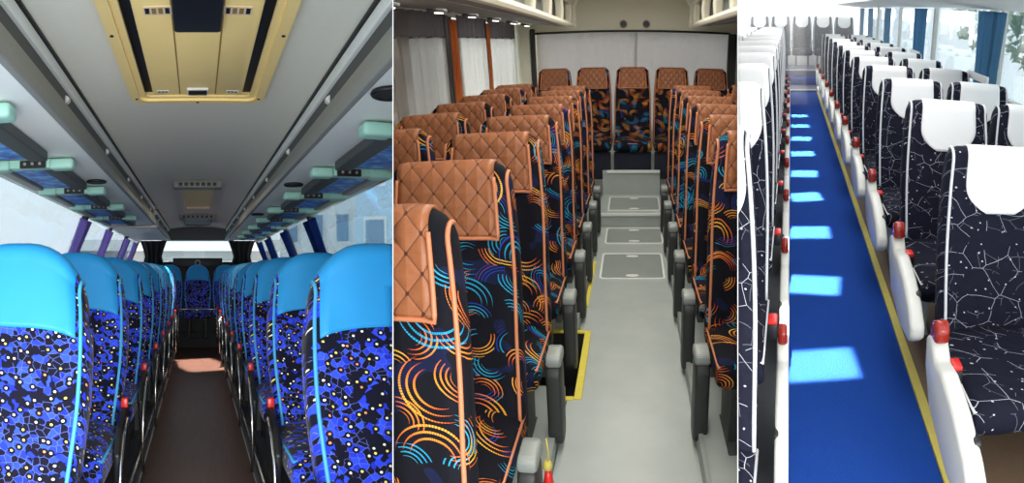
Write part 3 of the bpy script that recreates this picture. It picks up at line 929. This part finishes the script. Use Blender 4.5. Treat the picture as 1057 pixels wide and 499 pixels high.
# rear bulkhead above the curtain
bm = nb()
prism(bm, [(-1.28, 0.20), (1.28, 0.20), (1.28, 0.52), (0.72, 0.52), (0.5, 0.60), (0, 0.64), (-0.5, 0.60), (-0.72, 0.52), (-1.28, 0.52)], 'y', Y2-0.02, Y2+0.14)
struct(2, 'wall_rear_header', bm, 'cream')
for q, x in enumerate((-0.105, 0.155)):
    t = thing(2, 'air_outlet', ['round grey air outlet above the rear curtain, nearer the side curtains', 'round grey air outlet above the rear curtain, farther from the side curtains'][q], 'air outlet', (x, Y2-0.03, 0.262), 'round outlets above the rear curtain')
    link('rim', tube(nb(), [(0.036*math.cos(2*PI*i/20), 0, 0.036*math.sin(2*PI*i/20)) for i in range(20)], 0.008, 6, True), 'under', t, True)
    link('grille', disc(nb(), (0, 0, 0), (0, 1, 0), 0.034, 0.012, 20), 'dark_grey', t)
def rack2(s, label):
    t = thing(2, 'luggage_rack', label, 'luggage rack')
    X = lambda pts: [(s*a, b) for a, b in pts]
    y0, y1 = 0.6, 6.55
    link('underside', prism(nb(), X([(0.66, 0.225), (1.32, 0.315), (1.32, 0.34), (0.66, 0.255)]), 'y', y0, y1, 0.004), 'under', t)
    link('front_rail', prism(nb(), X([(0.615, 0.235), (0.63, 0.215), (0.665, 0.215), (0.665, 0.262), (0.625, 0.262)]), 'y', y0, y1, 0.004), 'cream', t)
    link('upper_rail', prism(nb(), X([(0.61, 0.46), (0.70, 0.52), (0.72, 0.50), (0.64, 0.44)]), 'y', y0, y1, 0.004), 'cream', t)
    yy = y0+0.12
    while yy < y1:
        link('divider', prism(nb(), X([(0.632, 0.255), (0.622, 0.35), (0.632, 0.46), (0.70, 0.50), (0.69, 0.35), (0.69, 0.255)]), 'y', yy, yy+0.13, 0.012), 'cream', t)
        yy += 0.80
    link('back_panel', prism(nb(), X([(0.80, 0.24), (0.80, 0.50), (0.82, 0.50), (0.82, 0.24)]), 'y', y0, y1), 'light_grey', t)
    e = [(0.60, 0.225), (0.605, 0.42), (0.56, 0.49), (0.50, 0.535), (0.50, 0.585), (0.72, 0.52), (1.30, 0.52), (1.30, 0.32), (0.66, 0.224)]
    link('end_panel', prism(nb(), X(e), 'y', y1, y1+0.06, 0.008), 'cream', t)
    return t
rack2(-1, 'cream and grey luggage rack above the side curtains')
rack2(1, 'cream and grey luggage rack on the side without side curtains')
for k in range(7):
    y = 1.9+0.72*k
    t = thing(2, 'reading_light', f'small lit lamp under the rack over the side curtains, {ORD[k]} from us', 'reading light', (-1.08, y, 0.266), 'reading lights under the rack', (0, math.radians(7.8), 0))
    link('housing', bxm(-0.05, 0.05, -0.04, 0.04, -0.016, 0.004, 0.007), 'dark_grey', t, 'auto')
    mm = link('lens', disc(nb(), (0.012, 0, -0.018), (0, 0, 1), 0.026, 0.008, 16), 'lamp_glow', t)
# side curtains: hanging panels with a dark band at the head
def hanging(y0, y1, z0, z1, amp, period, seed=0):
    rnd = random.Random(seed)
    bm = nb(); NU = int((y1-y0)/period*8); NZ = 8
    offs = [rnd.uniform(0.6, 1.4) for _ in range(NU+2)]
    g = []
    for i in range(NZ+1):
        k = i/NZ
        row = []
        for j in range(NU+1):
            y = y0+(y1-y0)*j/NU
            a = 2*PI*(y-y0)/period
            row.append(bm.verts.new((amp*(math.sin(a)+0.45*math.sin(a*2.3+1))*(1-0.25*k)*offs[j//8], y+0.008*math.sin(a*0.5+k*2), z0+(z1-z0)*k)))
        g.append(row)
    for i in range(NZ):
        for j in range(NU):
            bm.faces.new((g[i][j], g[i][j+1], g[i+1][j+1], g[i+1][j]))
    bmesh.ops.solidify(bm, geom=bm.faces[:], thickness=0.006)
    return bm
for k, (a, b) in enumerate(((1.2, 2.9), (2.96, 4.28), (4.58, 5.55), (5.62, 6.40), (6.38, 6.94))):
    t = thing(2, 'curtain', f'grey side curtain hanging under the rack, {ORD[k]} panel from us', 'curtain', (-1.345, 0, 0), 'grey side curtains')
    link('drape', hanging(a, b, -0.95, 0.15, 0.023, 0.16, k), 'grey_curtain', t, True)
    link('valance', hanging(a, b, 0.14, 0.31, 0.016, 0.16, k), 'valance', t, True)
o = tag(put(2, link('curtain_strip', gathered(0.13, 0.014, -0.75, 0.27, 1, 0, 3, 3), 'orange_cloth', None, True), (-1.325, 4.44, 0)), 'bright orange curtain strip beside the dark window pillar', 'curtain')
o = tag(put(2, link('curtain_strip', gathered(0.08, 0.012, -0.7, 0.27, 1, 0, 2, 5), 'orange_cloth', None, True), (-1.325, 5.575, 0)), 'narrow orange curtain strip farther along the side curtains', 'curtain')
bm = bxm(-1.40, -1.33, 4.27, 4.36, -0.9, 0.30, 0.01); box(bm, -1.40, -1.385, 4.36, 4.62, -0.9, 0.30)
struct(2, 'trim_4', bm, 'pillar')
struct(2, 'trim_8', bxm(-1.40, -1.385, 5.48, 5.68, -0.9, 0.30), 'pillar')
struct(2, 'trim_5', bxm(-1.17, -1.12, Y2-0.10, Y2-0.02, -1.0, 0.24, 0.01), 'pillar')
struct(2, 'trim_7', bxm(-1.39, -1.175, Y2-0.08, Y2-0.02, -1.0, 0.30, 0.01), 'cream')
struct(2, 'trim_6', bxm(1.1, 1.2, Y2-0.06, Y2-0.0, -1.0, 0.19, 0.01), 'dark_grey')
# rear curtain in two halves on a rod
tag(put(2, link('curtain_rod', tube(nb(), [(-1.12, Y2-0.04, 0.188), (1.12, Y2-0.04, 0.188)], 0.012), 'dark_grey', None, True)), 'dark curtain rod across the rear of the grey floored coach', 'curtain rod')
def rear_half(x0, x1, seed):
    bm = hanging(x0, x1, -1.0, 0.185, 0.011, 0.34, seed)
    for v in bm.verts: v.co = Vector((v.co.y, v.co.x, v.co.z))
    return bm
tag(put(2, link('curtain', rear_half(-1.12, 0.05, 11), 'rear_curtain', None, True), (0, Y2+0.03, 0)), 'pale rear curtain half nearer the side curtains', 'curtain', 'rear window curtain halves')
tag(put(2, link('curtain', rear_half(0.02, 1.14, 12), 'rear_curtain', None, True), (0, Y2+0.075, 0)), 'pale rear curtain half away from the side curtains', 'curtain', 'rear window curtain halves')
# red tassel on the nearest panel
t = thing(2, 'key_tassel', 'small red and gold tassel hanging by the nearest aisle seats', 'tassel', (-0.262, 1.47, -1.17))
link('cord', tube(nb(), [(0, 0, 0.05), (0.004, 0, 0.0), (0, 0, -0.04)], 0.003, 6), 'yellow_dull', t, True)
b2 = nb(); bmesh.ops.create_uvsphere(b2, u_segments=12, v_segments=8, radius=0.016)
for v in b2.verts: v.co.z = v.co.z*1.2-0.05
link('bead', b2, 'yellow_dull', t, True)
b2 = nb(); bmesh.ops.create_cone(b2, cap_ends=True, segments=14, radius1=0.02, radius2=0.008, depth=0.07)
for v in b2.verts: v.co.z -= 0.098
link('fringe', b2, 'red', t, True)

# ================================================================== INTERIOR THREE: white headrest cloths
P3Z = -1.48
def seat_three(side, zt=1.09, cov=0.65, cdep=0.195, rnd=0.6, low=0.0, pu=0.91):
    p = proto('bus_seat')
    s = Slab(0.34, zt, 0.22, 0.225, 0.232, 0.215, 0.12, 0.09, n=7, drop=0.045, bol=0.012)
    link('backrest', s.mesh(), 'p3', p, True)
    bm, rim = s.cover(cov, zt-0.045-cdep, zt-0.25, 0.007, cols=17, round_=rnd)
    link('headrest_cover', bm, 'white_cloth', p, True)
    for u in (-pu, pu):
        link('piping', tube(nb(), s.line(u, 0.40, 0.004), 0.006), 'white_pipe', p, True)
    bm, rim = cushion(0.228, -0.14, -0.66, 0.27, 0.40)
    link('seat_cushion', bm, 'p3', p, True)
    link('cushion_piping', tube(nb(), rim, 0.006), 'white_pipe', p, True)
    if side:
        ax = -side*(0.30 if side > 0 else 0.288)
        hw = 0.031 if side > 0 else 0.022
        poly = [(-0.34, 0.50), (-0.40, 0.535), (-0.445, 0.50), (-0.475, 0.475), (-0.56, 0.487), (-0.72, 0.455), (-0.86, 0.40), (-0.94, 0.34), (-0.95, 0.29), (-0.90, 0.25), (-0.72, 0.225), (-0.46, 0.28), (-0.36, 0.39)]
        arm = link('armrest', prism(nb(), [(a, b-low) for a, b in poly], 'x', ax-hw, ax+hw, hw*0.6, 4), 'console', p, 'auto')
        link('armrest_cap', prism(nb(), [(a, b-low) for a, b in ((-0.36, 0.50), (-0.445, 0.52), (-0.45, 0.57), (-0.42, 0.60), (-0.37, 0.575))], 'x', ax-hw*0.8, ax+hw*0.8, 0.013, 3), 'amber_red', arm, 'auto')
        link('handle_slot', prism(nb(), [(a, b-low) for a, b in rr2(-0.82, -0.71, 0.375, 0.425, 0.018)], 'x', *sorted((ax+side*hw*0.4, ax+side*(hw+0.004))), 0.004), 'black', arm, 'auto')
        bk = link('belt_buckle', bxm(*sorted((ax+side*(hw-0.006), ax+side*(hw+0.03))), -0.52, -0.45, 0.40, 0.46, 0.007), 'black', p, 'auto')
        link('buckle_button', bxm(*sorted((ax+side*(hw-0.005), ax+side*(hw+0.029))), -0.515, -0.455, 0.455, 0.475, 0.006), 'red', bk, 'auto')
    pedestal(0.22, p, 'light_grey', 0.28)
    return p
S3R, S3W = seat_three(1), seat_three(0)
S3L = seat_three(-1, 1.22, 0.93, 0.19, 0.22, 0.19, 0.97)
S3V = seat_three(0, 1.22, 0.93, 0.19, 0.22, 0, 0.97)
R3 = [2.06]+[2.90+0.96*k for k in range(10)]
for k, y in enumerate(R3):
    place(3, S3R, (0.80, y, P3Z-(0.05 if k == 0 else 0)), f'navy web patterned seat with white headrest cloth, {ORD[k]} along the yellow floor strip', 'bus seat', 'navy seats along the yellow strip')
    place(3, S3W, (1.285, y+0.05, P3Z), f'navy seat with white headrest cloth, {ORD[k]} back beside the blue curtain windows', 'bus seat', 'navy seats beside the windows')
L3 = [1.42+0.88*k for k in range(12)]
for k, y in enumerate(L3):
    place(3, S3L, (-0.317, y, P3Z), f'navy seat with broad white cloth, {ORD[k]} back across the carpet from yellow strip', 'bus seat', 'navy seats across from the yellow strip')
for k, y in enumerate(L3[7:]):
    place(3, S3V, (-0.80, y+0.03, P3Z), f'white topped outer seat, {ORD[k]} seen across the carpet from the yellow strip', 'bus seat', 'outer navy seats across from the yellow strip')
Y3 = 14.6
F3 = -1.5
struct(3, 'floor', bxm(-0.045, 0.525, 0.7, 12.0, F3-0.06, F3), 'carpet')
struct(3, 'floor_left', bxm(-1.4, -0.046, 0.7, 12.0, F3-0.06, P3Z), 'grey_rubber')
struct(3, 'floor_left_rear', bxm(-1.4, -0.132, 12.0, Y3, F3-0.06, P3Z), 'grey_rubber')
struct(3, 'floor_right', bxm(0.66, 1.64, 0.7, Y3, F3-0.06, P3Z), 'brown')
tag(put(3, link('floor_strip', bxm(0.526, 0.566, 0.7, 12.0, F3-0.06, F3+0.012, 0.003), 'yellow_dull')), 'long dull yellow strip edging the blue carpet', 'floor strip')
struct(3, 'trim_1', bxm(0.567, 0.659, 0.7, 12.0, F3-0.06, F3+0.006), 'brown')
# steps at the far end
struct(3, 'floor_step', bxm(-0.13, 0.56, 12.0, 12.9, F3-0.06, F3+0.03), 'greyband')
struct(3, 'floor_landing', bxm(-0.13, 0.58, 12.9, 13.4, F3-0.06, F3+0.17), 'carpet')
struct(3, 'floor_rear', bxm(-0.13, 0.58, 13.4, Y3, F3-0.06, F3+0.30), 'greyband')
struct(3, 'trim_2', bxm(-0.12, 0.56, 11.98, 12.03, F3+0.02, F3+0.045), 'white_paint')
struct(3, 'trim_3', bxm(-0.12, 0.58, 13.38, 13.43, F3+0.28, F3+0.315), 'white_paint')
for q, x in enumerate((-0.70, -0.22, 0.26, 0.74, 1.22)):
    place(3, S3W, (x, 14.1, F3+0.32), 'rear row navy white-topped seat, ' + ['at the end away from the yellow strip', 'next to the end away from the yellow strip', 'facing the carpet', 'behind the yellow strip seats', 'beside the blue curtains'][q], 'bus seat', 'rear row of navy seats')
struct(3, 'wall_rear', bxm(-1.5, 1.7, Y3, Y3+0.06, F3, -0.62), 'wall3')
struct(3, 'window_1', bxm(-1.3, 1.6, Y3+0.02, Y3+0.03, -0.62, 0.6), 'glass')
# right wall, windows, curtains, rack
struct(3, 'wall_right', bxm(1.62, 1.68, 0.7, Y3, F3, -0.52), 'wall3')
ws = [0.7, 2.6, 4.6, 6.9, 9.2, 11.6, Y3]
for k, (a, b) in enumerate(zip(ws[:-1], ws[1:])):
    w = struct(3, f'window_{k+2}', bxm(1.64, 1.65, a+0.04, b-0.04, -0.52, 0.36), 'glass')
    bm = nb()
    for ya in (a-0.04, b-0.04): box(bm, 1.62, 1.66, ya, ya+0.08, -0.52, 0.36)
    link('window_frame', bm, 'wall3', w)
for k, (y, ww) in enumerate(((2.2, 0.35), (4.72, 0.62), (7.35, 0.62), (9.9, 0.62), (12.0, 0.55), (13.6, 0.5))):
    t = thing(3, 'curtain', f'steel blue window curtain, {ORD[k]} from us along the white seats', 'curtain', (1.56, y, 0), 'steel blue window curtains')
    link('drape', gathered(ww, 0.026, -0.62, 0.10, 0.86, 0, 5, 50+k), 'blue_curtain', t, True)
    if k in (1, 2):
        link('tieback', bxm(-0.06, -0.036, -ww*0.44, ww*0.44, -0.44, -0.38, 0.008), 'white_cloth', t, 'auto')
r3 = thing(3, 'luggage_rack', 'pale luggage rack above the blue curtains', 'luggage rack')
link('underside', prism(nb(), [(0.95, 0.14), (1.60, 0.115), (1.60, 0.15), (0.95, 0.18)], 'y', 1.0, Y3-0.2, 0.005), 'wall3', r3)
link('front_rail', prism(nb(), [(0.90, 0.14), (0.95, 0.13), (0.96, 0.24), (0.91, 0.25)], 'y', 1.0, Y3-0.2, 0.008), 'wall3', r3)
bm = nb()
prism(bm, [(1.66, 0.36), (1.4, 0.52), (0.6, 0.60), (0.0, 0.60), (-0.6, 0.60), (-0.6, 0.66), (0.7, 0.66), (1.5, 0.58), (1.7, 0.40)], 'y', 0.9, Y3)
struct(3, 'ceiling', bm, 'wall3')
# trees outside
def tree(bus, loc, hh, r, label, seed):
    t = thing(bus, 'tree', label, 'tree', loc, 'trees outside the blue curtain windows')
    rnd = random.Random(seed)
    link('trunk', tube(nb(), [(0, 0, 0), (0.05, 0, hh*0.4), (0, 0.05, hh*0.7)], 0.12), 'brown', t, True)
    bm = nb()
    for _ in range(260):
        a = rnd.random()*2*PI; rr = r*rnd.random()**0.5; z = hh*0.75+r*rnd.uniform(-0.8, 0.9)*math.sqrt(max(0, 1-(rr/r)**2))
        c = Vector((rr*math.cos(a), rr*math.sin(a), z)); sz = rnd.uniform(0.12, 0.28)
        q = Euler((rnd.random()*3, rnd.random()*3, rnd.random()*3)).to_matrix()
        vs = [bm.verts.new(c+q @ Vector(p)*sz) for p in ((-1, -0.5, 0), (0, -0.7, 0.2), (1, 0, 0), (0, 0.7, 0.2))]
        bm.faces.new(vs)
    link('crown', bm, 'foliage', t)
tree(3, (6.5, 13, -2.5), 3.2, 1.6, 'pale leafy tree outside beyond the second blue curtain', 1)
tree(3, (9.5, 15, -2.5), 3.6, 1.9, 'pale leafy tree outside behind the nearest window', 2)
tree(3, (8.5, 24, -2.5), 3.6, 2.0, 'pale distant tree outside the middle windows', 3)

# ================================================================== unseen dividers added to keep the light of the three interiors apart
def divider(a, prof, name):
    bm = nb()
    d = 0.00035
    lo = []; hi = []
    for r, z in prof:
        lo.append(bm.verts.new((math.sin(a-d)*r, math.cos(a-d)*r, z)))
        hi.append(bm.verts.new((math.sin(a+d)*r, math.cos(a+d)*r, z)))
    bm.faces.new(lo); bm.faces.new(hi[::-1])
    for i in range(len(prof)):
        j = (i+1) % len(prof)
        bm.faces.new((lo[i], hi[i], hi[j], lo[j]))
    o = link(name, bm, 'divider'); o['kind'] = 'structure'
divider(A12, [(0.75, -1.45), (3.65, -1.45), (3.65, 1.75), (0.75, 1.2)], 'wall_middle_left')
divider(A23, [(0.75, -1.45), (3.0, -0.95), (7.6, 0.5), (7.6, 3.3), (0.75, 1.2)], 'wall_middle_right')

# ------------------------------------------------------------------ remove prototypes, cut every interior at its divider
for p in PROTOS:
    for ch in list(p.children):
        for g in list(ch.children): bpy.data.objects.remove(g)
        bpy.data.objects.remove(ch)
    bpy.data.objects.remove(p)
bpy.context.view_layer.update()

def cut(o, planes):
    """False when nothing of the object's own mesh is left"""
    mw = o.matrix_world
    co = [mw @ Vector(c) for c in o.bound_box]
    inv = None
    for n in planes:
        ds = [n.dot(c) for c in co]
        if max(ds) <= 0: continue
        me = o.data
        mx = max(n.dot(mw @ v.co) for v in me.vertices); mn = min(n.dot(mw @ v.co) for v in me.vertices)
        if mx <= 0: continue
        if mn >= 0: return False
        if me.users > 1: o.data = me = me.copy()
        inv = mw.inverted()
        ln = (mw.to_3x3().transposed() @ n).normalized()
        lp = inv @ Vector((0, 0, 0))
        bm = bmesh.new(); bm.from_mesh(me)
        r = bmesh.ops.bisect_plane(bm, geom=bm.verts[:]+bm.edges[:]+bm.faces[:], dist=1e-6, plane_co=lp, plane_no=ln, clear_outer=True)
        ed = [e for e in r['geom_cut'] if isinstance(e, bmesh.types.BMEdge) and e.is_boundary]
        if ed:
            try: bmesh.ops.triangle_fill(bm, edges=ed, use_beauty=True)
            except Exception: pass
        if not bm.faces:
            bm.free(); return False
        bm.to_mesh(me); bm.free()
    return True
def cut_tree(o, planes):
    keep = False
    for ch in list(o.children):
        keep = cut_tree(ch, planes) or keep
    if o.type == 'MESH':
        ok = cut(o, planes)
        if not ok:
            for ch in list(o.children): bpy.data.objects.remove(ch)
            bpy.data.objects.remove(o); return False
        return True
    if not keep:
        bpy.data.objects.remove(o)
    return keep
for b in (1, 2, 3):
    for o in TOPS[b]: cut_tree(o, CLIP[b])

# ------------------------------------------------------------------ light
w = bpy.data.worlds.new('world'); scene.world = w; w.use_nodes = True
bg = w.node_tree.nodes['Background']
bg.inputs[0].default_value = (0.93, 0.97, 1.0, 1)
bg.inputs[1].default_value = 2.2

def area(bus, name, loc, rot, sx, sy, power, col=(1, 1, 1), spread=PI):
    l = bpy.data.lights.new(name, 'AREA'); l.shape = 'RECTANGLE'; l.size = sx; l.size_y = sy; l.energy = power; l.color = col; l.spread = spread
    o = bpy.data.objects.new(name, l); COL.objects.link(o)
    o.matrix_world = MB[bus] @ Matrix.Translation(loc) @ Euler(rot).to_matrix().to_4x4()
    return o
area(2, 'ceiling_light', (0, 3.4, 0.58), (0, 0, 0), 0.5, 5.0, 62, (1.0, 0.95, 0.88))
area(1, 'windscreen_daylight', (0, -0.7, -0.55), (-math.radians(118)+PI, 0, 0), 1.6, 0.8, 85, (1.0, 0.99, 0.96), math.radians(130))  # fill added behind the camera to brighten ceiling and rack undersides
area(2, 'rack_lamp', (-1.02, 3.9, 0.262), (0, math.radians(18), 0), 0.12, 5.0, 6, (1.0, 0.96, 0.9))
area(2, 'window_daylight', (-1.62, 5.6, -0.2), (0, -PI/2, 0), 0.9, 2.8, 40, (1.0, 0.98, 0.95))  # lamp added outside the side windows to brighten the curtains
area(1, 'vent_lamp', (0, 5.9, 0.66), (0, 0, 0), 0.25, 0.8, 5, (1, 0.82, 0.6))  # lamp assumed near the vent for the warm glow there
area(1, 'sunbeam', (-0.02, 7.5, 0.4), (0, -0.04, 0.35), 0.62, 0.95, 14, (1, 0.84, 0.76), math.radians(5))  # lamp added inside the coach to imitate a sun patch on the aisle
area(3, 'ceiling_light', (0.55, 5.5, 0.55), (0, 0, 0), 0.5, 8.0, 68, (1.0, 0.99, 0.97))  # overhead fill added to whiten the headrest cloths
area(3, 'rear_window_daylight', (0.2, Y3-0.1, 0.0), (-PI/2, 0, 0), 2.6, 1.0, 90)  # lamp added inside the rear window to brighten the far seats
for k in range(9):
    y = 2.25+0.86*k-(0.06 if k > 3 else 0)
    area(3, 'sunbeam', (0.02, y, 0.45), (0, -0.06, (0.10, -0.12, 0.02, 0.16, -0.05, 0.08, -0.1, 0.05, 0.0)[k]), (0.32, 0.30, 0.29, 0.25, 0.25, 0.25, 0.24, 0.24, 0.24)[k], 0.24, 4.5, (1, 0.95, 0.86), math.radians(2))  # narrow lamps added above the aisle to imitate sun patches on the carpet
# volume added to imitate lens bloom at the far end of the third coach
bm = nb(); box(bm, -1.6, 1.6, 8.0, Y3-0.15, -1.2, 0.55)
hz = NT('sunlit_haze'); hz.t.nodes.remove(hz.b)
vs = hz.n('ShaderNodeVolumeScatter', {'Color': (1, 1, 1, 1), 'Density': 0.06, 'Anisotropy': 0.3})
hz.t.links.new(vs, hz.t.nodes['Material Output'].inputs['Volume'])
M['haze'] = hz.m
o = put(3, link('haze', bm, 'haze'))
tag(o, 'pale sunlit haze filling the far end of the blue carpet coach', 'haze', kind='stuff')
cut_tree(o, CLIP[3])
